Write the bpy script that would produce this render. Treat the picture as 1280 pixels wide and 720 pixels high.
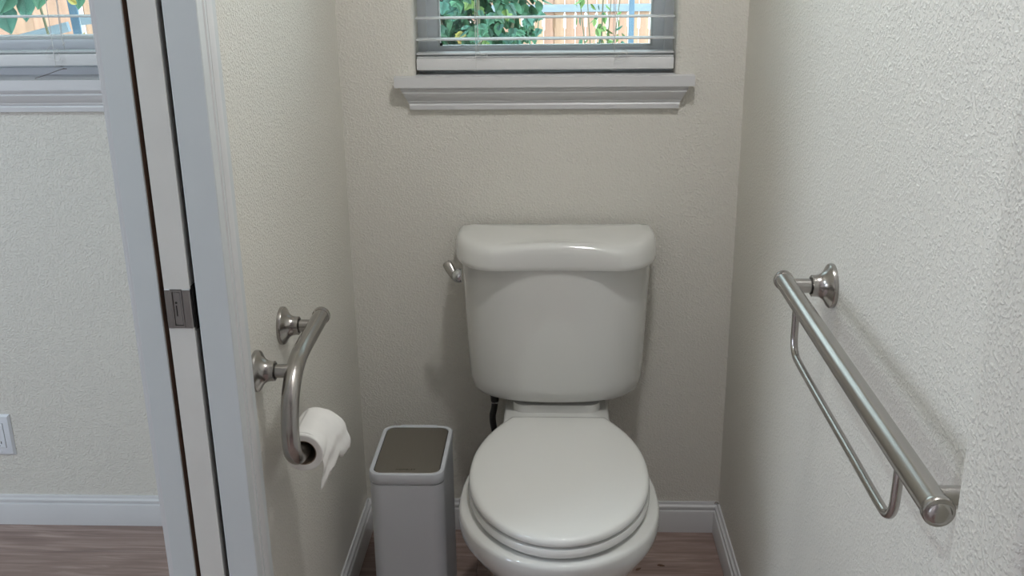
import bpy, bmesh, math, random
from mathutils import Vector, Matrix
random.seed(7)
R = math.radians
for o in list(bpy.data.objects): bpy.data.objects.remove(o)
SC = bpy.context.scene
COL = SC.collection

# ------------------------------------------------------------------ camera
H = 1.3815
cd = bpy.data.cameras.new('camera'); cam = bpy.data.objects.new('camera', cd); COL.objects.link(cam)
r_, u_, f_ = Vector((.9991, .0403, -.0117)), Vector((-.0017, .3185, .9479)), Vector((-.0419, .9471, -.3183))
f_.normalize(); r_ = (r_ - f_*r_.dot(f_)).normalized(); u_ = r_.cross(f_)
cam.matrix_world = Matrix(((r_.x, u_.x, -f_.x, 0), (r_.y, u_.y, -f_.y, 0), (r_.z, u_.z, -f_.z, H), (0, 0, 0, 1)))
cd.sensor_width = 36; cd.lens = 1250/1280*36; cd.clip_start = .02; cd.clip_end = 200
SC.camera = cam

# ------------------------------------------------------------------ world, sun, lamps, exposure
w = bpy.data.worlds.new('sky'); SC.world = w; w.use_nodes = True
nt = w.node_tree; bg = nt.nodes['Background']
bg.inputs['Color'].default_value = (.80, .93, 1.0, 1); bg.inputs['Strength'].default_value = 4.2

def lamp(name, kind, loc, target, power, color, sx=.3, sy=.3):
    l = bpy.data.lights.new(name, kind); o = bpy.data.objects.new(name, l); COL.objects.link(o)
    o.location = loc; l.energy = power; l.color = color
    d = Vector(target) - Vector(loc); o.rotation_euler = d.to_track_quat('-Z', 'Y').to_euler()
    if kind == 'AREA': l.shape = 'RECTANGLE'; l.size = sx; l.size_y = sy
    if kind == 'SUN': l.angle = R(sx)
    return o
lamp('sun', 'SUN', (-4, -6, 12), (2, 8, 0), 1.2, (1, .95, .88), 3)
lamp('ceiling_lamp_alcove', 'AREA', (.16, 1.22, 2.41), (.16, 1.22, 0), 10.1, (.99, .995, .995), .11, .11)
lamp('added_fill_right', 'AREA', (1.60, .20, 2.35), (-.47, 1.4, 1.0), 31, (.93, .95, 1.25), .25, .25)  # unseen fill light, added high on the right to lift the left wall
lamp('window_daylight_bedroom', 'AREA', (-3.05, .10, 1.30), (0, 1.0, .95), 25, (.89, .99, 1.20), 1.1, 1.3)
lamp('added_fill_bedroom', 'AREA', (-1.7, .6, 2.40), (-1.7, .6, 0), 16, (.82, 1.0, 1.08), .4, .4)  # unseen overhead fill, added to balance brightness in the bedroom

vs = SC.view_settings
vs.view_transform = 'Standard'; vs.look = 'None'; vs.gamma = 1; vs.use_curve_mapping = False
vs.exposure = 0.0

# ------------------------------------------------------------------ materials
def srgb(r, g, b):
    f = lambda c: (c/255/12.92 if c/255 <= .04045 else ((c/255+.055)/1.055)**2.4)
    return (f(r), f(g), f(b), 1)
def new_mat(name):
    m = bpy.data.materials.new(name); m.use_nodes = True
    return m, m.node_tree.nodes, m.node_tree.links, m.node_tree.nodes['Principled BSDF']
def mat(name, col, rough=.5, metal=0, var=.04, vscale=6, bump=0, bscale=100, bdist=.001, coat=0, stretch=None, rand=0, detail=3):
    m, N, L, P = new_mat(name)
    P.inputs['Roughness'].default_value = rough; P.inputs['Metallic'].default_value = metal
    P.inputs['Coat Weight'].default_value = coat; P.inputs['Coat Roughness'].default_value = .04
    tc = N.new('ShaderNodeTexCoord'); vec = tc.outputs['Object']
    if stretch:
        mp = N.new('ShaderNodeMapping'); mp.inputs['Scale'].default_value = stretch
        L.new(vec, mp.inputs['Vector']); vec = mp.outputs['Vector']
    n = N.new('ShaderNodeTexNoise'); n.inputs['Scale'].default_value = vscale; n.inputs['Detail'].default_value = 4
    L.new(vec, n.inputs['Vector'])
    rp = N.new('ShaderNodeValToRGB')
    lo = [max(0, c*(1-var)) for c in col[:3]]+[1]; hi = [min(1, c*(1+var)) for c in col[:3]]+[1]
    rp.color_ramp.elements[0].color = lo; rp.color_ramp.elements[1].color = hi
    rp.color_ramp.elements[0].position = .3; rp.color_ramp.elements[1].position = .7
    L.new(n.outputs['Fac'], rp.inputs['Fac']); out = rp.outputs['Color']
    if rand:
        oi = N.new('ShaderNodeObjectInfo'); hs = N.new('ShaderNodeHueSaturation')
        mr = N.new('ShaderNodeMapRange'); mr.inputs['To Min'].default_value = 1-rand; mr.inputs['To Max'].default_value = 1+rand
        L.new(oi.outputs['Random'], mr.inputs['Value']); L.new(mr.outputs['Result'], hs.inputs['Value'])
        mh = N.new('ShaderNodeMapRange'); mh.inputs['To Min'].default_value = .5-rand*.10; mh.inputs['To Max'].default_value = .5+rand*.10
        ms = N.new('ShaderNodeMath'); ms.operation = 'FRACT'; mq = N.new('ShaderNodeMath'); mq.operation = 'MULTIPLY'; mq.inputs[1].default_value = 13.7
        L.new(oi.outputs['Random'], mq.inputs[0]); L.new(mq.outputs[0], ms.inputs[0]); L.new(ms.outputs[0], mh.inputs['Value']); L.new(mh.outputs['Result'], hs.inputs['Hue'])
        L.new(out, hs.inputs['Color']); out = hs.outputs['Color']
    L.new(out, P.inputs['Base Color'])
    if bump:
        b = N.new('ShaderNodeTexNoise'); b.inputs['Scale'].default_value = bscale; b.inputs['Detail'].default_value = detail
        b.inputs['Roughness'].default_value = .55
        L.new(vec, b.inputs['Vector'])
        bp = N.new('ShaderNodeBump'); bp.inputs['Strength'].default_value = bump; bp.inputs['Distance'].default_value = bdist
        L.new(b.outputs['Fac'], bp.inputs['Height']); L.new(bp.outputs['Normal'], P.inputs['Normal'])
    return m

def wall_mat(name, col):
    """orange-peel / light knockdown plaster under satin paint"""
    m, N, L, P = new_mat(name)
    P.inputs['Base Color'].default_value = col; P.inputs['Roughness'].default_value = .5
    tc = N.new('ShaderNodeTexCoord')
    a = N.new('ShaderNodeTexNoise'); a.inputs['Scale'].default_value = 240; a.inputs['Detail'].default_value = 3; a.inputs['Roughness'].default_value = .5
    L.new(tc.outputs['Object'], a.inputs['Vector'])
    rp = N.new('ShaderNodeValToRGB'); rp.color_ramp.elements[0].position = .43; rp.color_ramp.elements[1].position = .70
    rp.color_ramp.interpolation = 'EASE'
    L.new(a.outputs['Fac'], rp.inputs['Fac'])
    bp = N.new('ShaderNodeBump'); bp.inputs['Strength'].default_value = .55; bp.inputs['Distance'].default_value = .0022
    L.new(rp.outputs['Color'], bp.inputs['Height']); L.new(bp.outputs['Normal'], P.inputs['Normal'])
    return m

def plank_mat():
    m, N, L, P = new_mat('vinyl_plank_oak')
    P.inputs['Roughness'].default_value = .42
    tc = N.new('ShaderNodeTexCoord'); oi = N.new('ShaderNodeObjectInfo')
    ad = N.new('ShaderNodeVectorMath'); ad.operation = 'ADD'
    cb = N.new('ShaderNodeCombineXYZ'); ml = N.new('ShaderNodeMath'); ml.operation = 'MULTIPLY'; ml.inputs[1].default_value = 37
    L.new(oi.outputs['Random'], ml.inputs[0]); L.new(ml.outputs[0], cb.inputs['X']); L.new(ml.outputs[0], cb.inputs['Y'])
    L.new(tc.outputs['Object'], ad.inputs[0]); L.new(cb.outputs[0], ad.inputs[1])
    mp = N.new('ShaderNodeMapping'); mp.inputs['Scale'].default_value = (2.2, 26, 1); L.new(ad.outputs[0], mp.inputs['Vector'])
    n = N.new('ShaderNodeTexNoise'); n.inputs['Scale'].default_value = 1.6; n.inputs['Detail'].default_value = 6; n.inputs['Distortion'].default_value = 1.6
    L.new(mp.outputs[0], n.inputs['Vector'])
    rp = N.new('ShaderNodeValToRGB'); e = rp.color_ramp.elements
    e[0].position = .30; e[0].color = srgb(126, 106, 99); e[1].position = .72; e[1].color = srgb(176, 155, 146)
    k = e.new(.52); k.color = srgb(149, 128, 120)
    L.new(n.outputs['Fac'], rp.inputs['Fac'])
    hs = N.new('ShaderNodeHueSaturation'); mr = N.new('ShaderNodeMapRange'); mr.inputs['To Min'].default_value = .9; mr.inputs['To Max'].default_value = 1.08
    L.new(oi.outputs['Random'], mr.inputs['Value']); L.new(mr.outputs[0], hs.inputs['Value']); L.new(rp.outputs[0], hs.inputs['Color'])
    L.new(hs.outputs[0], P.inputs['Base Color'])
    bp = N.new('ShaderNodeBump'); bp.inputs['Strength'].default_value = .12; bp.inputs['Distance'].default_value = .001
    L.new(n.outputs['Fac'], bp.inputs['Height']); L.new(bp.outputs[0], P.inputs['Normal'])
    return m

def glass_mat():
    m, N, L, P = new_mat('window_glass')
    N.remove(P); out = N['Material Output']
    t = N.new('ShaderNodeBsdfTransparent'); t.inputs['Color'].default_value = (.92, .97, .96, 1)
    g = N.new('ShaderNodeBsdfGlossy'); g.inputs['Roughness'].default_value = .02
    fr = N.new('ShaderNodeFresnel'); fr.inputs['IOR'].default_value = 1.45
    mx = N.new('ShaderNodeMixShader'); L.new(fr.outputs[0], mx.inputs[0]); L.new(t.outputs[0], mx.inputs[1]); L.new(g.outputs[0], mx.inputs[2])
    # dried water spots on the outside of the pane
    d = N.new('ShaderNodeBsdfDiffuse'); d.inputs['Color'].default_value = (.8, .85, .85, 1)
    v = N.new('ShaderNodeTexNoise'); v.inputs['Scale'].default_value = 260; tc = N.new('ShaderNodeTexCoord'); L.new(tc.outputs['Object'], v.inputs['Vector'])
    rp = N.new('ShaderNodeValToRGB'); rp.color_ramp.elements[0].position = .70; rp.color_ramp.elements[1].position = .76
    rp.color_ramp.elements[1].color = (.35, .35, .35, 1)
    L.new(v.outputs['Fac'], rp.inputs['Fac'])
    m2 = N.new('ShaderNodeMixShader'); L.new(rp.outputs[0], m2.inputs[0]); L.new(mx.outputs[0], m2.inputs[1]); L.new(d.outputs[0], m2.inputs[2])
    L.new(m2.outputs[0], out.inputs['Surface'])
    return m

def steel_mat(name, col, rough, stretch):
    m, N, L, P = new_mat(name)
    P.inputs['Metallic'].default_value = 1; P.inputs['Base Color'].default_value = col
    tc = N.new('ShaderNodeTexCoord'); mp = N.new('ShaderNodeMapping'); mp.inputs['Scale'].default_value = stretch
    L.new(tc.outputs['Object'], mp.inputs['Vector'])
    n = N.new('ShaderNodeTexNoise'); n.inputs['Scale'].default_value = 1; n.inputs['Detail'].default_value = 3
    L.new(mp.outputs[0], n.inputs['Vector'])
    mr = N.new('ShaderNodeMapRange'); mr.inputs['To Min'].default_value = rough*.88; mr.inputs['To Max'].default_value = rough*1.12
    L.new(n.outputs['Fac'], mr.inputs['Value']); L.new(mr.outputs[0], P.inputs['Roughness'])
    return m

M = {}
M['wall'] = wall_mat('cream_plaster', srgb(224, 221, 212))
M['ceiling'] = wall_mat('ceiling_plaster', srgb(236, 235, 230))
M['trim'] = mat('white_trim_paint', srgb(212, 212, 213), .35, var=.015, vscale=9, bump=.06, bscale=60, bdist=.001)
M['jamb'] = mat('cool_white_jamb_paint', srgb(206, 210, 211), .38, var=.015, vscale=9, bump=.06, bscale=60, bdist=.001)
M['door'] = mat('white_door_paint', srgb(218, 216, 211), .42, var=.03, vscale=14, bump=.08, bscale=70)
M['porcelain'] = mat('white_porcelain', srgb(218, 218, 214), .09, var=.006, vscale=3, coat=.6)
M['seat'] = mat('white_seat_plastic', srgb(226, 226, 222), .12, var=.006, vscale=3, coat=.25)
M['nickel'] = steel_mat('brushed_nickel', srgb(172, 168, 164), .23, (1500, 60, 1500))
M['nickel_dark'] = mat('nickel_joint_shadow_line', srgb(70, 67, 64), .5, 1)
M['chrome'] = mat('polished_chrome', srgb(196, 198, 200), .07, 1, var=.02)
M['latch'] = steel_mat('satin_latch_nickel', srgb(170, 168, 168), .36, (300, 300, 20))
M['binbody'] = mat('grey_white_plastic', srgb(198, 201, 206), .38, var=.015, bump=.05, bscale=400)
M['binlid'] = steel_mat('taupe_brushed_steel', srgb(150, 145, 138), .40, (400, 12, 12))
M['dark'] = mat('dark_gap', (.012, .011, .010, 1), .7)
M['print'] = mat('dark_print', srgb(72, 66, 60), .6)
M['paper'] = mat('toilet_paper', srgb(240, 238, 234), .95, var=.02, vscale=40, bump=.25, bscale=220, bdist=.0006)
M['card'] = mat('cardboard_core', srgb(150, 135, 118), .9)
M['vinyl'] = mat('white_vinyl_frame', srgb(240, 242, 246), .4, var=.015)
M['slat'] = mat('white_blind_slat', srgb(226, 227, 228), .45, var=.02)
def translucent(m, f):
    N, L = m.node_tree.nodes, m.node_tree.links; P = N['Principled BSDF']
    t = N.new('ShaderNodeBsdfTranslucent'); t.inputs['Color'].default_value = (.86, .88, .88, 1)
    x = N.new('ShaderNodeMixShader'); x.inputs[0].default_value = f
    L.new(P.outputs[0], x.inputs[1]); L.new(t.outputs[0], x.inputs[2]); L.new(x.outputs[0], N['Material Output'].inputs['Surface'])
translucent(M['slat'], .45)
M['rail'] = mat('white_bottom_rail', srgb(222, 222, 222), .4, var=.02)
M['cord'] = mat('white_cord', srgb(222, 222, 220), .8)
M['wire'] = mat('grey_wire', srgb(110, 104, 104), .5, .6)
M['glass'] = glass_mat()
M['plank'] = plank_mat()
M['brownwood'] = mat('raw_wood_pocket', srgb(112, 84, 66), .8, var=.25, vscale=4, stretch=(40, 40, 3))
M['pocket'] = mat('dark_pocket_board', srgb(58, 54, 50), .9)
M['rubber'] = mat('black_braided_hose', srgb(26, 25, 26), .5, bump=.4, bscale=600)
M['outlet'] = mat('white_outlet_plastic', srgb(226, 229, 234), .3, var=.01)
M['fence'] = mat('weathered_cedar', srgb(182, 146, 126), .85, var=.2, vscale=2, stretch=(14, 14, 1.2), rand=.13)
M['fencerail'] = mat('grey_weathered_rail', srgb(140, 154, 170), .85, var=.10, vscale=3, stretch=(2, 10, 10))
M['bluepost'] = mat('blue_grey_post', srgb(98, 124, 148), .8, var=.15, vscale=5)
M['leaf'] = mat('teal_green_leaf', srgb(68, 116, 96), .6, var=.3, vscale=9, rand=.35)
M['leaflight'] = mat('light_green_leaf', srgb(116, 150, 84), .5, var=.2, vscale=9, rand=.25)
M['leafyellow'] = mat('yellow_leaf', srgb(190, 170, 96), .5, var=.2, vscale=20, rand=.2)
M['stem'] = mat('grey_green_stem', srgb(112, 112, 92), .8, var=.2)
M['ground'] = mat('pale_dry_ground', srgb(196, 186, 172), .95, var=.12, vscale=1.2, bump=.4, bscale=30, bdist=.01)
M['caulk'] = mat('old_brown_caulk', srgb(120, 104, 88), .9)
M['siding'] = mat('outside_siding', srgb(190, 190, 186), .8)

# ------------------------------------------------------------------ object helpers
def tag(o, label=None, cat=None, group=None, kind=None):
    if label: o['label'] = label
    if cat: o['category'] = cat
    if group: o['group'] = group
    if kind: o['kind'] = kind
    return o
def empty(name, loc, label, cat, group=None):
    o = bpy.data.objects.new(name, None); COL.objects.link(o); o.location = loc; o.empty_display_size = .05
    return tag(o, label, cat, group)
def root_of(o):
    while o.parent: o = o.parent
    return o
def obj(name, vf, m, parent=None, smooth=35, kind=None):
    """vf = (verts, faces) in world metres, or a bmesh; the mesh is stored relative to its thing's base point"""
    me = bpy.data.meshes.new(name)
    if isinstance(vf, bmesh.types.BMesh): vf.to_mesh(me); vf.free()
    else:
        me.from_pydata([tuple(v) for v in vf[0]], [], vf[1])
    off = root_of(parent).location if parent else Vector((0, 0, 0))
    if off.length: me.transform(Matrix.Translation(-off))
    bm = bmesh.new(); bm.from_mesh(me); bmesh.ops.recalc_face_normals(bm, faces=bm.faces); bm.to_mesh(me); bm.free()
    if smooth:
        me.polygons.foreach_set('use_smooth', [True]*len(me.polygons)); me.set_sharp_from_angle(angle=R(smooth))
    me.materials.append(m)
    o = bpy.data.objects.new(name, me); COL.objects.link(o)
    if parent: o.parent = parent
    if kind: o['kind'] = kind
    return o
def struct(name, vf, m, parent=None, smooth=35):
    o = obj(name, vf, m, parent, smooth)
    if not parent: o['kind'] = 'structure'
    return o
def join(*parts):
    V, F = [], []
    for v, f in parts:
        n = len(V); V += [tuple(p) for p in v]; F += [tuple(i+n for i in q) for q in f]
    return V, F
def box(x0, x1, y0, y1, z0, z1, bev=0, seg=2):
    if bev:
        bm = bmesh.new(); bmesh.ops.create_cube(bm, size=1)
        for v in bm.verts: v.co = Vector((x0 if v.co.x < 0 else x1, y0 if v.co.y < 0 else y1, z0 if v.co.z < 0 else z1))
        bmesh.ops.bevel(bm, geom=bm.edges[:], offset=bev, segments=seg, affect='EDGES', profile=.5)
        return bm_vf(bm)
    V = [(x0,y0,z0),(x1,y0,z0),(x1,y1,z0),(x0,y1,z0),(x0,y0,z1),(x1,y0,z1),(x1,y1,z1),(x0,y1,z1)]
    return V, [(0,3,2,1),(4,5,6,7),(0,1,5,4),(1,2,6,5),(2,3,7,6),(3,0,4,7)]
def bm_vf(bm):
    bm.verts.index_update()
    r = [tuple(v.co) for v in bm.verts], [tuple(v.index for v in f.verts) for f in bm.faces]
    bm.free(); return r
def loft(rings, closed=True, cap0=True, cap1=True):
    """rings: equal-length lists of points"""
    n = len(rings[0]); V = [p for r in rings for p in r]; F = []
    for i in range(len(rings)-1):
        for j in range(n if closed else n-1):
            a, b = i*n+j, i*n+(j+1) % n
            F.append((a, b, b+n, a+n))
    if cap0: F.append(tuple(reversed(range(n))))
    if cap1: F.append(tuple(range((len(rings)-1)*n, len(rings)*n)))
    return V, F
def tube(path, rad, n=16, cap=True):
    path = [Vector(p) for p in path]; rings = []
    t0 = (path[1]-path[0]).normalized()
    ref = Vector((0, 0, 1)) if abs(t0.z) < .9 else Vector((1, 0, 0))
    a = t0.cross(ref).normalized()
    for i, p in enumerate(path):
        t = (path[min(i+1, len(path)-1)] - path[max(i-1, 0)]).normalized()
        a = (a - t*a.dot(t)).normalized(); b = t.cross(a)
        r = rad[i] if isinstance(rad, (list, tuple)) else rad
        rings.append([p + (a*math.cos(2*math.pi*k/n) + b*math.sin(2*math.pi*k/n))*r for k in range(n)])
    return loft(rings, True, cap, cap)
def lathe(org, axis, prof, n=28):
    """prof: (distance along axis, radius)"""
    org, ax = Vector(org), Vector(axis).normalized()
    ref = Vector((0, 0, 1)) if abs(ax.z) < .9 else Vector((1, 0, 0))
    a = ax.cross(ref).normalized(); b = ax.cross(a)
    rings = [[org + ax*d + (a*math.cos(2*math.pi*k/n)+b*math.sin(2*math.pi*k/n))*max(r, 1e-4) for k in range(n)] for d, r in prof]
    return loft(rings)
def spline(pts, n=10):
    P = [Vector(p) for p in pts]; P = [P[0]*2-P[1]] + P + [P[-1]*2-P[-2]]; out = []
    for i in range(1, len(P)-2):
        for k in range(n):
            t = k/n; a, b, c, d = P[i-1], P[i], P[i+1], P[i+2]
            out.append(.5*((2*b)+(c-a)*t+(2*a-5*b+4*c-d)*t*t+(3*b-a-3*c+d)*t**3))
    out.append(P[-2]); return out
def prism(outline, z0, z1):
    return loft([[(x, y, z0) for x, y in outline], [(x, y, z1) for x, y in outline]])
def profile_x(prof, x0, x1, y, z, s=-1):
    """extrude a (depth, height) profile along X; depth goes to s*Y"""
    return loft([[(x, y + s*d, z + h) for d, h in prof] for x in (x0, x1)])
def profile_y(prof, y0, y1, x, z, s=1):
    return loft([[(x + s*d, y, z + h) for d, h in prof] for y in (y0, y1)])

# ------------------------------------------------------------------ key dimensions
D = 2.207; XL = -.4697; XR = .4103; CEIL = 2.44
JY = 1.305                                  # jamb face of the pocket-door opening
XW, XE, YS = -3.2, 1.85, -2.2               # outer walls of the rooms
WT = .15
W1 = (-.304, .262); W2 = (-2.05, -.78)      # window openings in X
SZ, WZ = 1.128, 2.03                        # stool top, window head

# ------------------------------------------------------------------ floor, walls, ceiling
floor = struct('floor', box(XW-.1, XE+.1, YS-.1, D+WT, -.12, -.008), M['pocket'])
rows = 0; PW, PL = .152, 1.22
y = D - .006 + .03
first = {}
while y > YS:
    y0 = max(y-PW, YS); x = XW - (rows*0.64 % PL); rows += 1
    while x < XE:
        xa, xb = max(x, XW), min(x+PL, XE)
        if xb-xa > .03:
            key = (round(xb-xa, 3), round(y-y0, 3))
            if key not in first:
                o = obj('plank', box(0, key[0]-.0012, 0, key[1]-.0012, -.008, 0, .0009, 1), M['plank'], floor)
                first[key] = o
            else:
                o = first[key].copy(); COL.objects.link(o); o.parent = floor
            o.location = (xa, y0, 0)
        x += PL
    y = y0
def wall_with_openings(x0, x1, y0, y1, z0, z1, opens, r=.016):
    """window wall: solid below and above, piers with bullnosed corners between the openings"""
    lo, hi = opens[0][2], opens[0][3]
    P = [box(x0, x1, y0, y1, z0, lo), box(x0, x1, y0, y1, hi, z1)]
    edges = [x0] + [e for o in opens for e in o[:2]] + [x1]
    for k in range(0, len(edges), 2):
        a, b = edges[k], edges[k+1]; pl = []
        if a > x0: pl += [(a+r-r*math.cos(R(t)), y0+r-r*math.sin(R(t))) for t in range(0, 91, 15)]
        else: pl.append((a, y0))
        if b < x1: pl += [(b-r+r*math.sin(R(t)), y0+r-r*math.cos(R(t))) for t in range(0, 91, 15)]
        else: pl.append((b, y0))
        P.append(prism(pl + [(b, y1), (a, y1)], lo, hi))
    return join(*P)
# plastered walls; window reveals have bullnosed corners
struct('wall_back', wall_with_openings(XW-.1, XE+.1, D, D+WT, 0, CEIL, [(W2[0], W2[1], SZ-.02, WZ), (W1[0], W1[1], SZ-.02, WZ)]), M['wall'])
struct('wall_right', box(XR, XR+.1, .74, D, 0, CEIL), M['wall'])
struct('wall_front_right', box(.330, XE, .622, .744, 0, CEIL, .016, 5), M['wall'])
struct('wall_left', join(box(XL-.018, XL, JY+.06, D, 0, CEIL), box(-.590, -.5545, JY+.022, D, 0, CEIL),
                         box(-.59, XL, .50, JY+.004, 2.03, CEIL), box(-.59, XL, YS, .50, 0, CEIL)), M['wall'])
struct('wall_west', box(XW-.1, XW, YS, D, 0, CEIL), M['wall'])
struct('wall_east', box(XE, XE+.1, YS, .622, 0, CEIL), M['wall'])
struct('wall_south', box(XW-.1, XE+.1, YS-.1, YS, 0, CEIL), M['wall'])
struct('ceiling', box(XW-.1, XE+.1, YS-.1, D+WT, CEIL, CEIL+.15), M['ceiling'])

# ------------------------------------------------------------------ baseboards
BB = [(0, 0), (.014, 0), (.014, .0570), (.0130, .0590), (.0085, .0605), (.0080, .0630), (.0105, .0655), (.0100, .0705), (.0055, .0745), (.0055, .0770), (.0035, .081), (0, .081)]
struct('baseboard_back', profile_x(BB, XL, XR, D, 0), M['trim'])
struct('baseboard_right', profile_y(BB, .744, D-.0005, XR, 0, -1), M['trim'])
struct('baseboard_left', profile_y(BB, JY+.066, D-.0005, XL, 0, 1), M['trim'])
struct('baseboard_bedroom', profile_x(BB, XW, -.59, D, 0), M['trim'])
# cracked brown caulk in the two corners above the boards
cp = [(XR-.0115, D-.011, .0815), (XR-.008, D-.008, .0835), (XR-.004, D-.010, .0825), (XR-.002, D-.014, .0815)]
struct('trim_3', tube(spline(cp, 4), .0011, 6), M['caulk'])

# ------------------------------------------------------------------ pocket door and its jamb and casing
def vstrip(x0, x1, y0, y1, m, name, parent=None, bev=.0015):
    return struct(name, box(x0, x1, y0, y1, 0, 2.05, bev, 1), m, parent)
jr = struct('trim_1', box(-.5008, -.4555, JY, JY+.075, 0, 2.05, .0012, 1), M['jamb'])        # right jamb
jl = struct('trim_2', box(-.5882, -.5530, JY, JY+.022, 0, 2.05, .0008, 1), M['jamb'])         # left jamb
obj('stop_bead', box(-.5926, -.5878, JY+.0006, JY+.02, 0, 2.05, .0004, 1), M['trim'], jl)
obj('pocket_lining', box(-.5532, -.5522, JY+.003, JY+.021, 0, 2.05), M['brownwood'], jl)
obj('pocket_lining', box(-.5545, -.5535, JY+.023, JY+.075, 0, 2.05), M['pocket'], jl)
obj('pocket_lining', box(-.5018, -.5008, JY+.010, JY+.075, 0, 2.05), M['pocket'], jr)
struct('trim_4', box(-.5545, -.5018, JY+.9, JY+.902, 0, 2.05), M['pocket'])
# casing on the toilet side: moulded profile (Y from the opening, X proud of the wall)
CP = [(.0, 0), (.0, .0085), (.003, .0110), (.010, .0110), (.0125, .0075), (.0155, .0070), (.0185, .0130), (.0225, .0160), (.0265, .0140), (.0285, .0100),
      (.0310, .0098), (.0340, .0150), (.040, .0160), (.052, .0160), (.0575, .0145), (.0600, .0090), (.0625, .0085), (.0640, .0105), (.066, .0075), (.066, 0)]
struct('trim_5', loft([[(XL + px, JY+.001 + py, z) for py, px in CP] for z in (0, 2.1)]), M['trim'])
# casing on the bedroom side, seen only as a thin edge
struct('trim_6', loft([[(-.590 - px*.6, JY+.001 + py, z) for py, px in CP] for z in (0, 2.1)]), M['trim'])
DX0, DX1 = -.5448, -.5085; LZ0, LZ1 = .8825, .9405
door = struct('door_1', join(box(DX0, DX1, JY-.001, JY+.76, .012, LZ0), box(DX0, DX1, JY-.001, JY+.76, LZ1, 2.03),
                             box(DX0, DX1, JY+.05, JY+.76, LZ0, LZ1)), M['door'])
la = obj('latch_body', join(box(DX0, DX0+.0085, JY-.0025, JY+.05, LZ0, LZ1, .0007, 1), box(DX1-.0115, DX1, JY-.0025, JY+.05, LZ0, LZ1, .0007, 1),
                            box(DX0+.0085, DX1-.0115, JY+.001, JY+.05, LZ0, LZ1)), M['latch'], door)
obj('latch_frame', join(box(DX0+.0085, DX0+.0105, JY-.0022, JY+.003, LZ0+.001, LZ1-.001), box(DX1-.0140, DX1-.0120, JY-.0022, JY+.003, LZ0+.001, LZ1-.001),
                        box(DX0+.0105, DX1-.0140, JY-.0022, JY+.003, LZ1-.004, LZ1-.001), box(DX0+.0105, DX1-.0140, JY-.0022, JY+.003, LZ0+.001, LZ0+.004)), M['latch'], la)
obj('edge_pull', box(DX0+.0112, DX1-.0147, JY-.0015, JY+.004, LZ0+.0048, LZ1-.0048, .0005, 1), M['latch'], la)
obj('pull_slot', join(box(DX0+.0142, DX0+.0157, JY-.0019, JY-.001, LZ0+.018, LZ0+.034), lathe((DX0+.015, JY-.0012, LZ0+.038), (0, -1, 0), [(0, .0018), (.0012, .0015)], 10)), M['dark'], la)
obj('face_plate_lip', box(DX1-.001, DX1+.003, JY+.004, JY+.05, LZ0-.004, LZ1+.003, .0005, 1), M['dark'], door)

# ------------------------------------------------------------------ windows, stools, aprons, blinds
def window(name, xa, xb, label_side, glass_in, gz):
    """vinyl window set in the recess: outer frame, sash with glazing bead, pane"""
    yo = D+.085
    fr = struct(name, join(box(xa, xa+.020, yo-.008, D+WT, SZ-.02, WZ), box(xb-.020, xb, yo-.008, D+WT, SZ-.02, WZ),
                           box(xa+.02, xb-.02, yo-.008, D+WT, SZ-.02, SZ+.016), box(xa+.02, xb-.02, yo-.008, D+WT, WZ-.03, WZ)), M['vinyl'])
    a, b = xa+glass_in, xb-glass_in; z0, z1 = gz, WZ-.07
    obj('sash', join(box(xa+.02, a-.004, yo+.004, yo+.05, SZ+.016, WZ-.03), box(b+.004, xb-.02, yo+.004, yo+.05, SZ+.016, WZ-.03),
                     box(a-.004, b+.004, yo+.004, yo+.05, SZ+.016, z0-.004), box(a-.004, b+.004, yo+.004, yo+.05, z1+.004, WZ-.03)), M['vinyl'], fr)
    obj('glazing_bead', join(box(a-.004, a, yo+.007, yo+.03, z0-.004, z1+.004), box(b, b+.004, yo+.007, yo+.03, z0-.004, z1+.004),
                             box(a, b, yo+.007, yo+.03, z0-.004, z0), box(a, b, yo+.007, yo+.03, z1, z1+.004)), M['slat'], fr)
    obj('pane', box(a, b, yo+.020, yo+.024, z0, z1), M['glass'], fr)
    return fr
def stool_and_apron(name, xa, xb, ea, eb):
    """window stool with horns and a crown-shaped apron with mitred returns"""
    out = [(ea, D), (ea, D-.032), (eb, D-.032), (eb, D), (xb, D), (xb, D+.077), (xa, D+.077), (xa, D)]
    bm = bmesh.new(); fs = bm.faces.new([bm.verts.new((x, y, SZ-.0225)) for x, y in out])
    ex = bmesh.ops.extrude_face_region(bm, geom=[fs])
    for v in ex['geom']:
        if isinstance(v, bmesh.types.BMVert): v.co.z = SZ
    st = struct(name, bm_vf(bm), M['trim'])
    pr = [(.0265, -.0225), (.0265, -.0270), (.0235, -.0300), (.0225, -.0315), (.0250, -.0345), (.0200, -.0440), (.0130, -.0520), (.0120, -.0560), (.0090, -.0580), (.0105, -.0605), (.0115, -.0625), (.0105, -.0720), (.0, -.0740)]
    ins = [.0120, .0120, .0130, .0140, .0160, .0200, .0235, .0250, .0255, .0268, .0275, .0285, .0300]
    rings = [[(ea+q, D, SZ+h), (ea+q, D-p, SZ+h), (eb-q, D-p, SZ+h), (eb-q, D, SZ+h)] for (p, h), q in zip(pr, [v*1.05 for v in ins])]
    obj('apron', loft(rings), M['trim'], st, smooth=20)
    return st
window('window_1', W1[0], W1[1], '', .047, 1.184)
w1 = bpy.data.objects['window_1']
obj('corner_tab', prism([(W1[0]+.047, D+.088), (W1[0]+.053, D+.088), (W1[0]+.047, D+.091)], 1.184, 1.190), M['dark'], w1)
window('window_2', W2[0], W2[1], '', .055, 1.209)
stool_and_apron('trim_7', W1[0], W1[1], -.346, .300)
stool_and_apron('trim_8', W2[0], W2[1], W2[0]-.045, W2[1]+.045)

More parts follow.
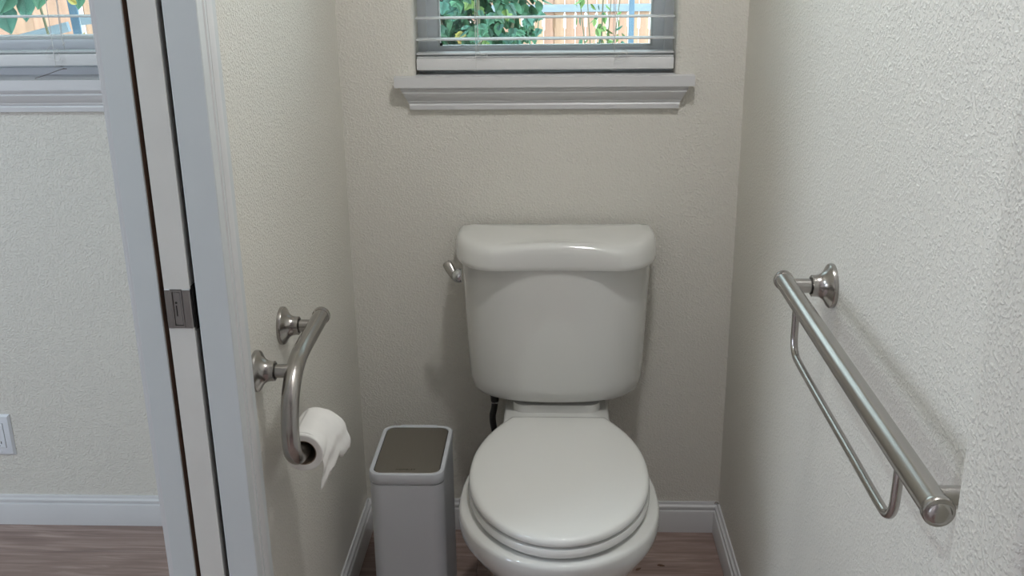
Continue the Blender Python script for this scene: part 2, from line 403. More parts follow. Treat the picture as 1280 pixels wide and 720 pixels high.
def blind(loc, xa, xb, zr, pitch, cords, label, loops, stack, first_gap=.8):
    """faux-wood blind: headrail, open slats, a stack of two resting on the bottom rail, ladder cords"""
    yc = D+.040
    t = empty('window_blind', (loc[0], yc, zr), label, 'blind')
    obj('headrail', box(xa, xb, yc-.028, yc+.028, WZ-.055, WZ-.002, .002, 1), M['slat'], t)
    obj('bottom_rail', box(xa, xb, yc-.026, yc+.022, zr, zr+.026, .0025, 2), M['rail'], t)
    z = zr+.0275; base = None
    def slat(z):
        nonlocal base
        if base is None:
            pr = [(-.025, 0), (-.024, -.0015), (0, .0002), (.024, -.0015), (.025, 0), (.024, .0015), (0, .0032), (-.024, .0015)]
            base = obj('slat', loft([[(x, yc + d, zr + h) for d, h in pr] for x in (xa+.001, xb-.001)]), M['slat'], t)
            base.location = (0, 0, z-zr)
        else:
            o = base.copy(); COL.objects.link(o); o.parent = t; o.location = (0, 0, z-zr)
    for d in stack: slat(zr+d)
    z = zr + stack[-1] + pitch*first_gap
    while z < WZ-.07: slat(z); z += pitch
    for cx in cords:
        obj('ladder_cord', join(tube([(cx, yc-.0262, zr-.001), (cx+.001, yc-.0262, zr+.4), (cx, yc-.0262, WZ-.06)], .0007, 6),
                                tube([(cx, yc+.0262, zr+.01), (cx, yc+.0262, WZ-.06)], .0007, 6)), M['cord'], t)
        obj('cord_cap', box(cx-.008, cx+.008, yc-.02, yc-.004, zr-.003, zr, .001, 1), M['slat'], t)
    for pts in loops:
        obj('cord_loop', tube(spline([(x, yc-.029+dy, z) for x, dy, z in pts], 6), .0007, 6), M['cord'], t)
    return t
z0 = 1.1375
blind((-.02, 0), -.3020, .2590, z0, .0452, (-.171, .130),
      'white slatted blind in the window above the toilet', [
      [(-.166, 0, 1.25), (-.164, -.002, 1.20), (-.163, -.003, z0+.040), (-.155, -.004, z0+.034), (-.146, -.004, z0+.036), (-.148, -.004, z0+.029), (-.160, -.003, z0+.031), (-.176, -.003, z0+.028), (-.180, -.003, z0+.024)],
      [(.130, -.001, z0+.024), (.142, -.004, z0+.034), (.151, -.004, z0+.036), (.157, -.004, z0+.030), (.148, -.004, z0+.022), (.135, -.003, z0+.020)],
      [(.155, -.004, z0+.032), (.158, -.004, z0+.037), (.150, -.004, z0+.041), (.142, -.004, z0+.038)]], (.0280, .0350), .66)
z2 = 1.1535
blind((-1.4, 0), W2[0]+.003, W2[1]-.003, z2, .0420, (-1.75, -1.107),
      'white slatted blind in the bedroom window beyond the pocket door', [
      [(-1.081, 0, 1.32), (-1.082, -.002, 1.26), (-1.080, -.004, 1.207), (-1.076, -.004, 1.203), (-1.082, -.004, 1.198), (-1.074, -.004, 1.206)],
      [(-1.107, -.002, 1.20), (-1.118, -.004, 1.188), (-1.122, -.004, 1.180), (-1.112, -.004, 1.176), (-1.100, -.004, 1.186), (-1.095, -.004, 1.192), (-1.092, -.004, 1.180), (-1.090, -.004, 1.158)],
      [(-1.120, -.004, 1.172), (-1.108, -.004, 1.168), (-1.096, -.004, 1.165), (-1.091, -.004, 1.172)]], (.0300,))
wi = obj('tilt_wire', tube(spline([(-1.146, D-.010, SZ+.0015), (-1.118, D-.004, SZ+.010), (-1.090, D+.002, SZ+.0195), (-1.078, D+.004, SZ+.0205), (-1.086, D+.003, SZ+.0215)], 6), .0009, 6), M['wire'])
tag(wi, 'thin dark bent wire hanging under the bedroom blind', 'wire')

# ------------------------------------------------------------------ toilet
TX = .006
toilet = empty('toilet', (TX, 1.85, 0), 'white two-piece porcelain toilet with closed lid against the back wall', 'toilet')
def egg(hw, yf, yb, ym, z, n=56, pf=2.05, pb=2.4, cx=TX, bw=None):
    """closed plan outline: rounded front, squarer back"""
    pts = []
    for k in range(n):
        a = 2*math.pi*k/n; c, s = math.cos(a), math.sin(a)
        p = pf if s < 0 else pb
        x = hw*math.copysign(abs(c)**(2/p), c)
        yy = abs(s)**(2/p)*((ym-yf) if s < 0 else (yb-ym))
        if s > 0 and bw is not None:
            t = abs(s); x *= 1-(1-bw/hw)*t**2
        pts.append((cx+x, ym + (yy if s > 0 else -yy), z))
    return pts
# bowl and pedestal: one continuous glazed body
B = [(.000, .118, 1.66, 2.13, 1.90), (.012, .120, 1.655, 2.13, 1.90), (.05, .112, 1.665, 2.12, 1.90), (.12, .106, 1.67, 2.10, 1.90), (.18, .124, 1.630, 2.08, 1.88),
     (.225, .154, 1.580, 2.06, 1.84), (.265, .178, 1.534, 2.05, 1.80), (.305, .1915, 1.503, 2.03, 1.77), (.335, .1965, 1.487, 2.02, 1.715), (.355, .1975, 1.478, 2.01, 1.705),
     (.372, .1965, 1.4745, 2.01, 1.705), (.378, .1945, 1.476, 2.005, 1.705), (.381, .1910, 1.480, 2.00, 1.705), (.381, .150, 1.52, 1.97, 1.705)]
bowl = obj('bowl', loft([egg(hw-.004, yf, yb, ym, z, bw=hw*.66, cx=TX+.004) for z, hw, yf, yb, ym in B]), M['porcelain'], toilet, smooth=50)
# the deck behind the seat that carries the tank
def rrect(x0, x1, y0, y1, r, z, n=6):
    P = []
    for cx, cy, a0 in ((x1-r, y1-r, 0), (x0+r, y1-r, 90), (x0+r, y0+r, 180), (x1-r, y0+r, 270)):
        for k in range(n+1):
            a = R(a0+90*k/n); P.append((cx+r*math.cos(a), cy+r*math.sin(a), z))
    return P
obj('tank_deck', loft([rrect(TX-.090, TX+.090, 1.96, 2.16, .04, .20), rrect(TX-.102, TX+.102, 1.945, 2.17, .04, .30), rrect(TX-.118, TX+.118, 1.95, 2.175, .03, .37),
                       rrect(TX-.118, TX+.118, 1.972, 2.175, .012, .380), rrect(TX-.116, TX+.116, 1.975, 2.172, .012, .405), rrect(TX-.112, TX+.112, 1.982, 2.168, .012, .4095)]), M['porcelain'], toilet, smooth=45)
obj('tank_gasket', loft([rrect(TX-.098, TX+.098, 2.02, 2.16, .03, .405), rrect(TX-.098, TX+.098, 2.02, 2.16, .03, .428)]), M['porcelain'], toilet)
# seat ring and lid, outlines measured: half width as a function of the distance from the hinge
def seat_outline(grow, z, yf=1.487, yb=1.968, hw=.1745, bw=.104, ym=1.735, n=72):
    pts = []
    for k in range(n+1):                       # front half, left to right through the front tip
        a = math.pi + math.pi*k/n
        pts.append((TX+.004 + (hw+grow)*math.cos(a), ym + (ym-yf+grow)*math.copysign(abs(math.sin(a))**.98, math.sin(a)), z))
    m = 22
    for k in range(1, m):                      # right side back to the hinge corner
        t = k/m; yy = ym + (yb-ym)*t
        x = hw + grow - (hw-bw)*(t**2.25)
        pts.append((TX+.004 + x, yy, z))
    pts.append((TX+.004+bw+grow*.6, yb+grow*.2, z)); pts.append((TX+.004+bw-.008, yb+grow*.4+.003, z))
    pts.append((TX+.004, yb+grow*.4+.004, z))
    pts.append((TX+.004-bw+.008, yb+grow*.4+.003, z)); pts.append((TX+.004-bw-grow*.6, yb+grow*.2, z))
    for k in range(m-1, 0, -1):
        t = k/m; yy = ym + (yb-ym)*t
        pts.append((TX+.004 - (hw + grow - (hw-bw)*(t**2.25)), yy, z))
    return pts
seat = obj('seat', loft([seat_outline(-.010, .3875), seat_outline(-.001, .3885), seat_outline(.0015, .3920), seat_outline(.0015, .4000), seat_outline(-.001, .4050), seat_outline(-.010, .4065)]), M['seat'], toilet, smooth=50)
for q in ((-.085, 1.57), (.085, 1.57), (-.10, 1.815), (.10, 1.815)):
    obj('seat_bumper', box(TX+q[0]-.012, TX+q[0]+.012, q[1]-.01, q[1]+.01, .381, .388), M['seat'], seat)
lid = obj('seat_lid', loft([[(TX+.004+(x-TX-.004)*.95, 1.74+(yy-1.74)*.95, .4095) for x, yy, zz in seat_outline(0, 0)], seat_outline(-.002, .4100), seat_outline(-.0005, .4125), seat_outline(.0, .4170), seat_outline(-.0015, .4215), seat_outline(-.0045, .4248), *[[(TX+.004+(x-TX-.004)*f, 1.74+(yy-1.74)*f, z) for x, yy, zz in seat_outline(-.0045, 0)] for f, z in ((.97, .4266), (.93, .4276), (.80, .4292), (.55, .4308), (.25, .4315))]]), M['seat'], toilet, smooth=60)
for q in (-.06, .06): obj('lid_bumper', box(TX+q-.01, TX+q+.01, 1.53, 1.55, .4055, .410), M['seat'], lid)
for s in (-1, 1):
    obj('hinge', box(TX+s*.070-.018, TX+s*.070+.018, 1.952, 1.985, .383, .414, .004, 3), M['seat'], toilet)
# tank: bowed front with rounded sides, tapering downwards
def tank_ring(hw, yf, z, side=.055, yb=D-.022, n=10, pw=2.3, cx=TX-.002):
    """back edge straight, sides straight for a short way, then a broad flat-fronted bow"""
    P = [(cx+hw-.012, yb, z), (cx+hw-.003, yb-.004, z), (cx+hw, yb-.014, z)]
    ys = yb-side; m = 40
    for k in range(m+1):
        a = math.pi*k/m; c, s = math.cos(a), math.sin(a)
        P.append((cx + hw*math.copysign(abs(c)**(2/pw), c), ys - (ys-yf)*abs(s)**(2/2.9), z))
    P += [(cx-hw, yb-.014, z), (cx-hw+.003, yb-.004, z), (cx-hw+.012, yb, z)]
    return P
T = [(.4305, .120, 2.060), (.4310, .150, 2.035), (.4335, .168, 2.022), (.4400, .182, 2.012), (.4520, .1915, 2.006), (.475, .1955, 2.003), (.60, .2015, 2.000), (.72, .2065, 1.997), (.755, .2075, 1.997)]
tank = obj('tank', loft([tank_ring(hw, yf, z) for z, hw, yf in T]), M['porcelain'], toilet, smooth=50)
# lid of the tank: flat front panel in the middle, sides swept back
def lid_ring(g, z, crown=0, e=.95, fo=0):
    cx = TX-.002; yb = D-.018; hw = .2205+g; fx = .130; yf = 1.988-g+fo
    P = [(cx+hw-.012, yb, z), (cx+hw-.003, yb-.004, z), (cx+hw, yb-.014, z), (cx+hw, yb-.050, z)]
    ys = yb-.058; m = 18
    def side(k):
        a = .5*math.pi*k/m; c, q = math.cos(a), math.sin(a)
        return fx + (hw-fx)*c**e, ys - (ys-yf)*q**e
    for k in range(m+1):                      # swept side: quarter of a superellipse from the side to the flat
        x, yy = side(k); P.append((cx+x, yy, z))
    for k in range(1, 28):
        t = 1-2*k/28; b = (1-t*t)**1.3; P.append((cx + fx*t, yf + .004*b, z + crown*b))
    for k in range(m, -1, -1):
        x, yy = side(k); P.append((cx-x, yy, z))
    P += [(cx-hw, yb-.050, z), (cx-hw, yb-.014, z), (cx-hw+.003, yb-.004, z), (cx-hw+.012, yb, z)]
    return P
def shrink(ring, f, z):
    c = Vector((TX-.002, 2.10)); return [(c.x+(x-c.x)*f, c.y+(yy-c.y)*f, z+(zz-.8)*.6) for x, yy, zz in ring]
tl = [lid_ring(-.010, .7470), lid_ring(-.003, .7480), lid_ring(0, .7510), lid_ring(.0005, .7600, 0, 1.0), lid_ring(-.0005, .7800, .003, 1.12), lid_ring(-.0015, .7870, .0065, 1.2, .001), lid_ring(-.004, .7925, .0085, 1.25, .002), lid_ring(-.008, .7960, .0088, 1.28, .003),
      lid_ring(-.014, .7985, .0080, 1.3, .005), shrink(lid_ring(-.018, .80, .0050, 1.3, .006), .93, .8005), shrink(lid_ring(-.02, .80, .002, 1.3), .6, .8030), shrink(lid_ring(-.02, .80, 0, 1.3), .25, .8040)]
obj('tank_lid', loft(tl), M['porcelain'], toilet, smooth=60)
# flush lever on the left side of the tank
lx, ly, lz = TX-.209, 2.045, .722
lev = obj('flush_lever', join(lathe((lx+.004, ly, lz), (-1, 0, 0), [(0, .015), (.006, .0155), (.012, .0145), (.018, .011), (.021, .006), (.0222, .001)], 24)), M['chrome'], toilet)
pv = []
for t, wd, th in ((0, .008, .006), (.25, .0095, .006), (.6, .0105, .005), (.92, .010, .0042), (1, .007, .003)):
    c = Vector((lx-.010, ly-.004, lz-.002)).lerp(Vector((lx-.030, ly+.012, lz+.027)), t)
    ax = Vector((-.020, .016, .029)).normalized(); sd = ax.cross(Vector((0, -1, .2))).normalized(); up = sd.cross(ax)
    pv.append([c + sd*wd*math.cos(2*math.pi*k/14) + up*th*math.sin(2*math.pi*k/14) for k in range(14)])
obj('lever_paddle', loft(pv), M['nickel'], lev)

# supply hose under the tank, down to its stop valve on the wall
hose = empty('supply_hose', (-.137, 2.11, .43), 'black flexible water hose running down from under the toilet tank', 'hose')
hp = spline([(-.136, 2.105, .415), (-.136, 2.105, .398), (-.138, 2.106, .380), (-.142, 2.107, .358), (-.140, 2.110, .33), (-.131, 2.118, .28), (-.120, 2.135, .22), (-.115, 2.145, .172)], 8)
obj('braided_hose', tube(hp, .0075, 12), M['rubber'], hose)
obj('coupling_nut', lathe((-.136, 2.105, .430), (0, 0, -1), [(0, .010), (.004, .0125), (.016, .0125), (.019, .010), (.030, .0095), (.034, .008)], 10), M['rubber'], hose)
obj('crimp_ring', lathe((-.136, 2.105, .402), (0, 0, -1), [(0, .0078), (.001, .0085), (.007, .0085), (.008, .0078)], 16), M['chrome'], hose)
obj('stop_valve', join(lathe((-.115, D, .16), (0, -1, 0), [(0, .03), (.004, .03), (.008, .012), (.045, .012), (.05, .010), (.075, .010)], 20), lathe((-.115, 2.145, .155), (0, 0, 1), [(0, .010), (.03, .0105)], 14)), M['chrome'], hose)

# ------------------------------------------------------------------ step bin
bx0, bx1, by0, by1, bz = -.3785, -.2235, 1.790, 2.015, .380
trash = empty('trash_can', ((bx0+bx1)/2, (by0+by1)/2, 0), 'slim pale grey bin with a taupe steel lid left of the toilet', 'bin')
def bring(g, z, r=.026): return rrect(bx0-g, bx1+g, by0-g, by1+g, r, z, 8)
obj('bin_body', loft([bring(-.004, 0), bring(-.001, .002), bring(-.001, .3545), bring(-.003, .3555)]), M['binbody'], trash, smooth=40)
ri = [bring(-.004, .3560), bring(-.0008, .3568), bring(0, .3585), bring(0, .3770), bring(-.001, .3792), bring(-.003, .3800), bring(-.0075, .3800, .021), bring(-.0088, .3790, .020), bring(-.0088, .3760, .020)]
obj('lid_frame', loft(ri), M['binbody'], trash, smooth=40)
obj('lid_gap', loft([bring(-.0089, .3761, .020), bring(-.0089, .3766, .020)]), M['dark'], trash)
pnl = obj('lid_panel', loft([bring(-.0104, .3764, .019), bring(-.0104, .3782, .019), bring(-.0110, .3788, .0185)]), M['binlid'], trash)
obj('rim_hinge', join(box(bx0+.037, bx1-.037, by1-.006, by1+.0006, .3795, .3806, .0003, 1)), M['binbody'], trash)
# the dark printed maker's lettering near the front of the panel (worn and barely legible in the photograph)
fc = bpy.data.curves.new('lid_lettering', 'FONT'); fc.body = 'HOMBLEY'; fc.size = .0082; fc.extrude = .00012; fc.align_x = 'CENTER'; fc.space_character = 1.15
tf = bpy.data.objects.new('tmp', fc); COL.objects.link(tf); bpy.context.view_layer.update()
me = bpy.data.meshes.new_from_object(tf.evaluated_get(bpy.context.evaluated_depsgraph_get())); bpy.data.objects.remove(tf)
me.transform(Matrix.Translation((-.3035, by0+.0215, .3789))); vf = ([tuple(v.co) for v in me.vertices], [tuple(p.vertices) for p in me.polygons])
obj('lid_lettering', vf, M['print'], pnl, smooth=0)

# ------------------------------------------------------------------ wall bars
FLANGE = [(0, .0330), (.0035, .0335), (.0065, .0325), (.0085, .0300), (.0110, .0250), (.0150, .0200), (.0200, .0170), (.0260, .0160), (.0310, .0160), (.0318, .0150)]
def bar_mount(parent, x, y, z, s, reach):
    f = obj('flange', lathe((x, y, z), (s, 0, 0), FLANGE, 36), M['nickel'], parent, smooth=30)
    obj('collar_gap', lathe((x+s*.0310, y, z), (s, 0, 0), [(0, .0125), (.0020, .0125)], 24), M['nickel_dark'], f)
    obj('post', lathe((x+s*.0315, y, z), (s, 0, 0), [(0, .0108), (reach-.0315, .0108)], 24), M['nickel'], parent)
def cap(parent, p, ax, r):
    return obj('end_cap', lathe(p, ax, [(-.003, r), (-.002, r+.0016), (-.001, r+.0021), (.005, r+.0021), (.0065, r+.0014), (.0070, r-.0012), (.0076, r-.0022), (.0086, r-.0020), (.0104, r-.0034), (.0118, r*.55), (.0124, r*.2), (.0125, 0)], 32), M['nickel'], parent, smooth=30)
# right: straight towel and grab bar with a hanging towel loop
bx, bz_ = XR-.066, .908
gb = empty('grab_bar', (XR, 1.12, bz_), 'long straight brushed nickel grab bar with a towel loop on the right wall', 'grab bar')
def bzy(yy): return .9025 + (yy-.80)*.0125              # the bar hangs very slightly off level
obj('rail', tube([(bx, yy, bzy(yy)) for yy in (.805, 1.0, 1.2, 1.438)], .0134, 32), M['nickel'], gb)
cap(gb, (bx, .803, bzy(.803)), (0, -1, 0), .0128); cap(gb, (bx, 1.438, bzy(1.438)), (0, 1, 0), .0128)
bar_mount(gb, XR, 1.415, bzy(1.415), -1, .060); bar_mount(gb, XR, .824, bzy(.824), -1, .060)
tl = spline([(bx, 1.353, bz_-.010), (bx, 1.352, .872), (bx, 1.350, .848), (bx, 1.338, .8335), (bx, 1.310, .8290), (bx, 1.20, .8270), (bx, 1.05, .8255), (bx, .945, .8240), (bx, .918, .8280), (bx, .905, .8420), (bx, .902, .868), (bx, .902, bz_-.010)], 10)
obj('towel_loop', tube(tl, .0052, 16), M['nickel'], gb)
# left: short bar whose bent end carries the paper roll
px = XL+.0615
pb = empty('paper_holder_bar', (XL, 1.53, .76), 'bent brushed nickel grab bar and paper holder on the left wall', 'grab bar')
lp = spline([(px, 1.632, .7805), (px, 1.56, .7778), (px, 1.495, .7750), (px, 1.458, .7695), (px, 1.427, .7555), (px, 1.403, .733), (px, 1.389, .704), (px, 1.383, .671), (px, 1.389, .643), (px, 1.409, .6255), (px, 1.440, .6190), (px, 1.49, .6190), (px, 1.545, .6190)], 9)
obj('rail', tube(lp, .0141, 28), M['nickel'], pb)
cap(pb, lp[0], (0, 1, 0), .0136); cap(pb, lp[-1], (0, 1, 0), .0110)
bar_mount(pb, XL, 1.596, .776, 1, .055); bar_mount(pb, XL, 1.434, .761, 1, .055)

# ------------------------------------------------------------------ toilet roll on the bent end
rx, rz, ry0, ry1, rr, rc = px+.0025, .6160, 1.436, 1.536, .0330, .0205
roll = empty('toilet_roll', (rx, (ry0+ry1)/2, rz), 'white toilet paper roll with a torn hanging sheet on the bent bar', 'toilet roll')
def ring_y(r, yy, n=40): return [(rx + r*math.cos(2*math.pi*k/n), yy, rz + r*math.sin(2*math.pi*k/n)) for k in range(n)]
rings = [ring_y(rc+.0012, ry0+.0005), ring_y(rc+.003, ry0), ring_y(rr-.0015, ry0), ring_y(rr, ry0+.0015), ring_y(rr, ry1-.0015), ring_y(rr-.0015, ry1), ring_y(rc+.003, ry1), ring_y(rc+.0012, ry1-.0005)]
V, F = loft(rings, True, False, False); n = 40; k0 = len(rings)-1
F += [(k0*n+j, k0*n+(j+1) % n, (j+1) % n, j) for j in range(n)]
obj('paper_wound', (V, F), M['paper'], roll, smooth=40)
rings = [ring_y(rc, ry0+.0008), ring_y(rc+.0012, ry0+.0008), ring_y(rc+.0012, ry1-.0008), ring_y(rc, ry1-.0008)]
V, F = loft(rings, True, False, False); F += [(3*n+j, 3*n+(j+1) % n, (j+1) % n, j) for j in range(n)]
obj('cardboard_core', (V, F), M['card'], roll)
# loose sheet: leaves the roll near its top, swings out into the room and hangs, torn at the lower edge
V, F = [], []; NU, NV = 26, 22
rnd = random.Random(3)
tear = [rnd.uniform(-.004, .004) for _ in range(NU+1)]
for i in range(NU+1):
    u = i/NU; yy = ry0+.006 + (ry1-ry0-.004)*u
    out = .005 + .022*u                                     # far edge billows further out
    length = .096 - .004*u + (.020*max(0, 1-u/.22)) + tear[i]*.6 - .012*math.exp(-((u-.55)/.12)**2)
    for j in range(NV+1):
        t = j/NV*(length+.03)
        if t < .03:
            a = R(115) - t/(rr+.0006); x = rx+(rr+.0008)*math.cos(a); zz = rz+(rr+.0008)*math.sin(a)
        else:
            a0 = R(115) - .03/(rr+.0006); q = t-.03
            sx, sz = rx+(rr+.0008)*math.cos(a0), rz+(rr+.0008)*math.sin(a0)
            reach = rr - (rr+.0008)*math.cos(a0) + out
            e = 1-math.exp(-q/.030)
            x = sx + reach*e - .012*(q/.1)**2*(1-u*.5) + .0018*math.sin(j*.9+u*4)*(j/NV); zz = sz - (q - .012*e)
        V.append((x, yy + .012*u*(j/NV)*(1 if t > .03 else 0), zz))
for i in range(NU):
    for j in range(NV): a = i*(NV+1)+j; F.append((a, a+NV+1, a+NV+2, a+1))
sh = obj('loose_sheet', (V, F), M['paper'], roll, smooth=60)
so = sh.modifiers.new('thick', 'SOLIDIFY'); so.thickness = .0005

# ------------------------------------------------------------------ outlet in the bedroom
ox1, oz0, oz1 = -1.3535, .194, .3065; ox0 = ox1-.072
ol = empty('wall_outlet', ((ox0+ox1)/2, D, (oz0+oz1)/2), 'white wall outlet on the bedroom wall beyond the pocket door', 'outlet')
def ryz(g, d): return [(ox0-g, D-d, oz0-g), (ox1+g, D-d, oz0-g), (ox1+g, D-d, oz1+g), (ox0-g, D-d, oz1+g)]
pl = obj('cover_plate', loft([ryz(0, 0), ryz(0, .0015), ryz(-.005, .0062), ryz(-.006, .0065)]), M['outlet'], ol, smooth=20)
mx = (ox0+ox1)/2
obj('insert_gap', box(mx-.0172, mx+.0172, D-.0066, D-.003, oz0+.0225, oz1-.0225), M['dark'], ol)
ins = obj('outlet_insert', box(mx-.0167, mx+.0167, D-.0082, D-.004, oz0+.0230, oz1-.0230, .0006, 1), M['outlet'], ol)
for dz in (-.019, .019):
    for dx, hh in ((-.0063, .004), (.0063, .0033)):
        obj('slot', box(mx+dx-.0009, mx+dx+.0009, D-.0085, D-.008, (oz0+oz1)/2+dz-hh, (oz0+oz1)/2+dz+hh), M['dark'], ins)
    obj('ground_hole', lathe((mx, D-.0081, (oz0+oz1)/2+dz-.0085), (0, -1, 0), [(0, .0022), (.0004, .0022)], 12), M['dark'], ins)
for dz in (.011, -.011):
    obj('screw', lathe((mx, D-.0062, (oz0 if dz > 0 else oz1)+dz), (0, -1, 0), [(0, .003), (.001, .003), (.0014, .002)], 12), M['outlet'], ol)

# ------------------------------------------------------------------ outside: ground, fences, shrubs
M['bright_backing'] = mat('bright_white_backing', srgb(244, 244, 242), .9, bump=.3, bscale=20, bdist=.01)
GZ = -.25
struct('ground', box(-30, 30, D+WT, 60, GZ-.2, GZ), M['ground'])
struct('added_bright_backing', box(-6, 8, 13, 13.2, -.25, 1.9), M['bright_backing'])      # added white slab, so the picket gaps look as bright as overexposed sky
def fence(x0, x1, Y, pitch, gap, top, notch, rails, label, seed):
    t = empty('garden_fence', ((x0+x1)/2, Y, GZ), label, 'fence'); rr_ = random.Random(seed); base = None
    n = int((x1-x0)/pitch)
    for i in range(n):
        xx = x0+i*pitch
        if base is None:
            h = (pitch-gap)/2; e = .010 if notch else 0
            ol_ = [(-h, GZ), (h, GZ), (h, .670), (h-e, .676), (h-e, .800), (h, .81), (h, top-.04), (h-.03, top), (-h+.03, top), (-h, top-.04), (-h, .81), (-h+e, .800), (-h+e, .676), (-h, .670)]
            base = obj('picket', loft([[(x0+a, yy, z) for a, z in ol_] for yy in (Y-.009, Y+.009)]), M['fence'], t, smooth=0)
        else:
            o = base.copy(); COL.objects.link(o); o.parent = t; o.location = (xx-x0, rr_.uniform(-.003, .003), rr_.uniform(-.02, .02))
    for z in rails:
        obj('rail', box(x0-.1, x1+.1, Y-.047, Y-.012, z-.035, z+.035, .003, 1), M['fencerail'], t)
    x = x0
    while x < x1:
        obj('post', box(x-.045, x+.045, Y+.012, Y+.10, GZ, top-.1, .004, 1), M['fence'], t); x += 2.4
    return t
fence(-2.4, 3.6, 10, .102, .007, 1.55, True, (.866, .2, 1.35), 'cedar picket fence with a grey rail seen through the window above the toilet', 2)
fence(-6.2, -1.9, 5.4, .140, .003, 1.75, False, (.20, 1.62), 'cedar board fence seen through the bedroom window', 4)

def leaf_mesh(sz, kind):
    """lobed or pointed leaf, folded along its midrib"""
    if kind == 'lobed': half = [(0, 0), (.28, -.06), (.50, .10), (.42, .28), (.52, .48), (.30, .55), (.16, .80), (0, 1)]
    elif kind == 'heart': half = [(0, 0), (.20, -.07), (.40, .06), (.46, .28), (.37, .54), (.18, .80), (0, 1)]
    else: half = [(0, 0), (.16, .12), (.26, .35), (.22, .62), (.10, .85), (0, 1)]
    V = [(0, y*sz, .0) for x, y in half] + [(x*sz, y*sz, .16*x*sz - .10*sz*y*y) for x, y in half[1:-1]] + [(-x*sz, y*sz, .16*x*sz - .10*sz*y*y) for x, y in half[1:-1]]
    V = [(x, y, z - (.10*sz*(y/sz)**2 if x == 0 else 0)) for x, y, z in V]
    n = len(half); F = []
    L_ = [0] + list(range(n, 2*n-2)) + [n-1]; R_ = [0] + list(range(2*n-2, 3*n-4)) + [n-1]
    for i in range(n-1):
        for S in (L_, R_):
            q = [i, S[i], S[i+1], i+1]; q = [v for k, v in enumerate(q) if v not in q[:k]]
            if len(q) > 2: F.append(tuple(q))
    return V, F
LEAVES = {}
def leaf(kind, sz, m, parent, p, rot, scale=1):
    key = (kind, sz, m.name)
    if key not in LEAVES:
        me = bpy.data.meshes.new('leaf'); v, f = leaf_mesh(sz, kind); me.from_pydata(v, [], f); me.materials.append(m)
        me.polygons.foreach_set('use_smooth', [True]*len(me.polygons)); LEAVES[key] = me
    o = bpy.data.objects.new('leaf', LEAVES[key]); COL.objects.link(o); o.parent = parent
    o.location = Vector(p) - root_of(parent).location; o.rotation_euler = rot; o.scale = (scale,)*3
    return o
# dense shrub in front of the picket fence
sb = empty('garden_shrub', (-.45, 6.2, GZ), 'dense dark green shrub outside the window above the toilet', 'shrub')
obj('stem', join(*[tube(spline([(-.45, 6.2, GZ-.02), (-.45+a*.3, 6.2+b*.3, .4), (-.45+a, 6.2+b, 1.2)], 5), [.018]*3+[.014]*3+[.010]*5, 7) for a, b in ((-.3, .1), (.25, .05), (0, -.1), (-.1, .2))]), M['stem'], sb)
rg = random.Random(11)
for i in range(290):
    while True:
        a, b, c = rg.uniform(-1, 1), rg.uniform(-1, 1), rg.uniform(-1, 1)
        if a*a+b*b+c*c < 1 and b < .55: break
    zc = 1.12 + c*.62; w_ = .50 if zc > .93 else .50 - (.93-zc)*.55
    x = -.53 + a*w_
    q = rg.random(); m = M['leafyellow'] if q < .035 else (M['leaflight'] if q < .16 else M['leaf'])
    leaf('lobed', .062, m, sb, (x, 6.1+b*.32, zc), (R(rg.uniform(200, 300)), R(rg.uniform(-35, 35)), R(rg.uniform(-70, 70))), rg.uniform(.75, 1.3))
# inner foliage of the shrub: uncountable, one part
V, F = [], []
for i in range(1500):
    while True:
        a, b, c = rg.uniform(-1, 1), rg.uniform(-1, 1), rg.uniform(-1, 1)
        if a*a+b*b+c*c < 1: break
    mt = Matrix.Translation((-.54+a*.46*(1 if c > -.3 else .8), 6.38+b*.22, 1.10+c*.66)) @ Matrix.Rotation(rg.uniform(0, 6.28), 4, 'Z') @ Matrix.Rotation(R(rg.uniform(200, 300)), 4, 'X')
    v, f = leaf_mesh(.10, 'pointed'); n0 = len(V); V += [tuple(mt @ Vector(p)) for p in v]; F += [tuple(i_+n0 for i_ in q) for q in f]
obj('inner_foliage', (V, F), M['leaf'], sb, smooth=0, kind='stuff')
# thin sapling right of it
sp = empty('garden_sapling', (.30, 7.0, GZ), 'thin light green sapling before the picket fence outside the window', 'shrub')
tips = []
st_ = []
for k in range(6):
    a = rg.uniform(-.22, .30); q = spline([(.30, 7.0, GZ-.02), (.30+a*.35, 7.0, .45), (.30+a*.8, 7.0+rg.uniform(-.1, .1), .9), (.30+a*1.3, 7.0, 1.5)], 7); tips.append(q)
    st_.append(tube(q, [.008-.006*i/len(q) for i in range(len(q))], 6))
obj('stem', join(*st_), M['stem'], sp)
for i in range(150):
    p = rg.choice(tips)[rg.randint(8, 21)]
    leaf('pointed', .060, M['leaflight'] if rg.random() < .65 else M['leaf'], sp, p + Vector((rg.uniform(-.05, .05), rg.uniform(-.05, .05), rg.uniform(-.03, .03))),
         (R(rg.uniform(200, 300)), R(rg.uniform(-40, 40)), R(rg.uniform(-120, 120))), rg.uniform(.7, 1.4))
bp_ = obj('garden_stake', box(.575, .615, 8.0, 8.04, GZ-.05, 1.6, .004, 1), M['bluepost']); tag(bp_, 'blue grey upright stake beside the thin sapling outside', 'stake')
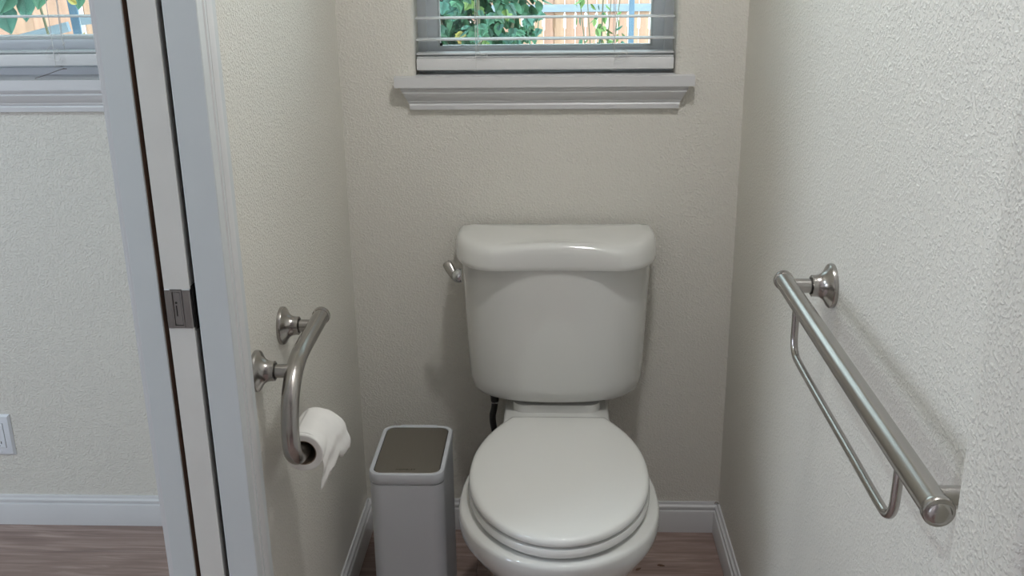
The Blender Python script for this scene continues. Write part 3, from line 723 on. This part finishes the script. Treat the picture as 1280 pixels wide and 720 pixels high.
# vine with big leaves close outside the bedroom window
vine = empty('garden_vine', (-1.85, 3.5, GZ), 'climbing vine with large heart leaves outside the bedroom window', 'vine')
vs_ = [spline([(-1.70, 3.52, GZ-.02), (-1.72, 3.50, .6), (-1.745, 3.48, 1.14), (-1.80, 3.47, 1.35), (-1.95, 3.46, 1.55)], 7),
       spline([(-1.95, 3.55, GZ-.02), (-1.93, 3.50, .7), (-1.935, 3.46, 1.13), (-1.98, 3.45, 1.35), (-2.05, 3.45, 1.6)], 7)]
obj('stem', join(*[tube(q, .0045, 7) for q in vs_]), M['stem'], vine)
HV = [(-1.862, 3.42, 1.222, .092, -18), (-1.925, 3.43, 1.285, .10, 10), (-1.875, 3.44, 1.29, .09, -30), (-1.822, 3.42, 1.277, .085, 25), (-1.778, 3.42, 1.262, .09, -12), (-1.752, 3.43, 1.285, .075, 12),
      (-1.985, 3.44, 1.27, .10, 20), (-1.71, 3.40, 1.275, .06, 8), (-1.855, 3.46, 1.33, .10, 0), (-1.79, 3.45, 1.34, .10, -20), (-1.93, 3.46, 1.35, .10, 15), (-1.66, 3.47, 1.34, .08, 25), (-1.603, 3.45, 1.262, .05, 0)]
for x, yy, z, s_, rot in HV:
    leaf('heart', .1, M['leaf'], vine, (x, yy, z), (R(258), 0, R(rg.uniform(-15, 15))), s_*10).rotation_euler.rotate_axis('Z', R(rot))
for x, z, rot in ((-1.676, 1.100, 20), (-1.598, 1.105, -22), (-1.590, 1.235, 60)):
    leaf('pointed', .1, M['leafyellow'], vine, (x, 3.40, z), (R(80), 0, 0), .42).rotation_euler.rotate_axis('Z', R(rot))
def board(a, b, w_, th, m, name, label, cat, Y):
    a, b = Vector((a[0], Y, a[1])), Vector((b[0], Y, b[1])); d = (b-a).normalized(); s = Vector((-d.z, 0, d.x))*w_/2
    rings = [[p+s+Vector((0, -th/2, 0)), p-s+Vector((0, -th/2, 0)), p-s+Vector((0, th/2, 0)), p+s+Vector((0, th/2, 0))] for p in (a, b)]
    return tag(obj(name, loft(rings), m, smooth=0), label, cat)
board((-2.60, .945), (-1.735, 1.148), .034, .02, M['fencerail'], 'leaning_board', 'grey weathered board leaning behind the vine', 'board', 3.62)
board((-1.685, 1.168), (-1.48, 1.185), .030, .02, M['fencerail'], 'leaning_board', 'short pale grey board right of the blue leaning post', 'board', 3.62)
board((-1.655, GZ-.03), (-1.775, 1.75), .030, .03, M['bluepost'], 'leaning_post', 'blue grey post leaning behind the vine stems', 'post', 3.70)
board((-1.665, GZ-.03), (-1.715, 1.75), .012, .012, M['vinyl'], 'thin_pole', 'thin white pole standing right of the blue leaning post', 'pole', 3.66)

# two tiny brown chips lying on the floor right of the toilet
for (x, yy, a), lb in (((.199, 2.031, .5), 'tiny brown chip on the floor close to the toilet bowl'), ((.254, 2.048, -.3), 'tiny brown chip on the floor, the one farther from the bowl')):
    v, f = prism([(-.008, -.002), (-.001, -.003), (.006, -.001), (.009, .001), (.002, .003), (-.005, .002)], .0002, .0022)
    ca, sa = math.cos(a), math.sin(a)
    tag(obj('floor_chip', ([(x+p[0]*ca-p[1]*sa, yy+p[0]*sa+p[1]*ca, p[2]) for p in v], f), M['brownwood'], smooth=0), lb, 'chip')
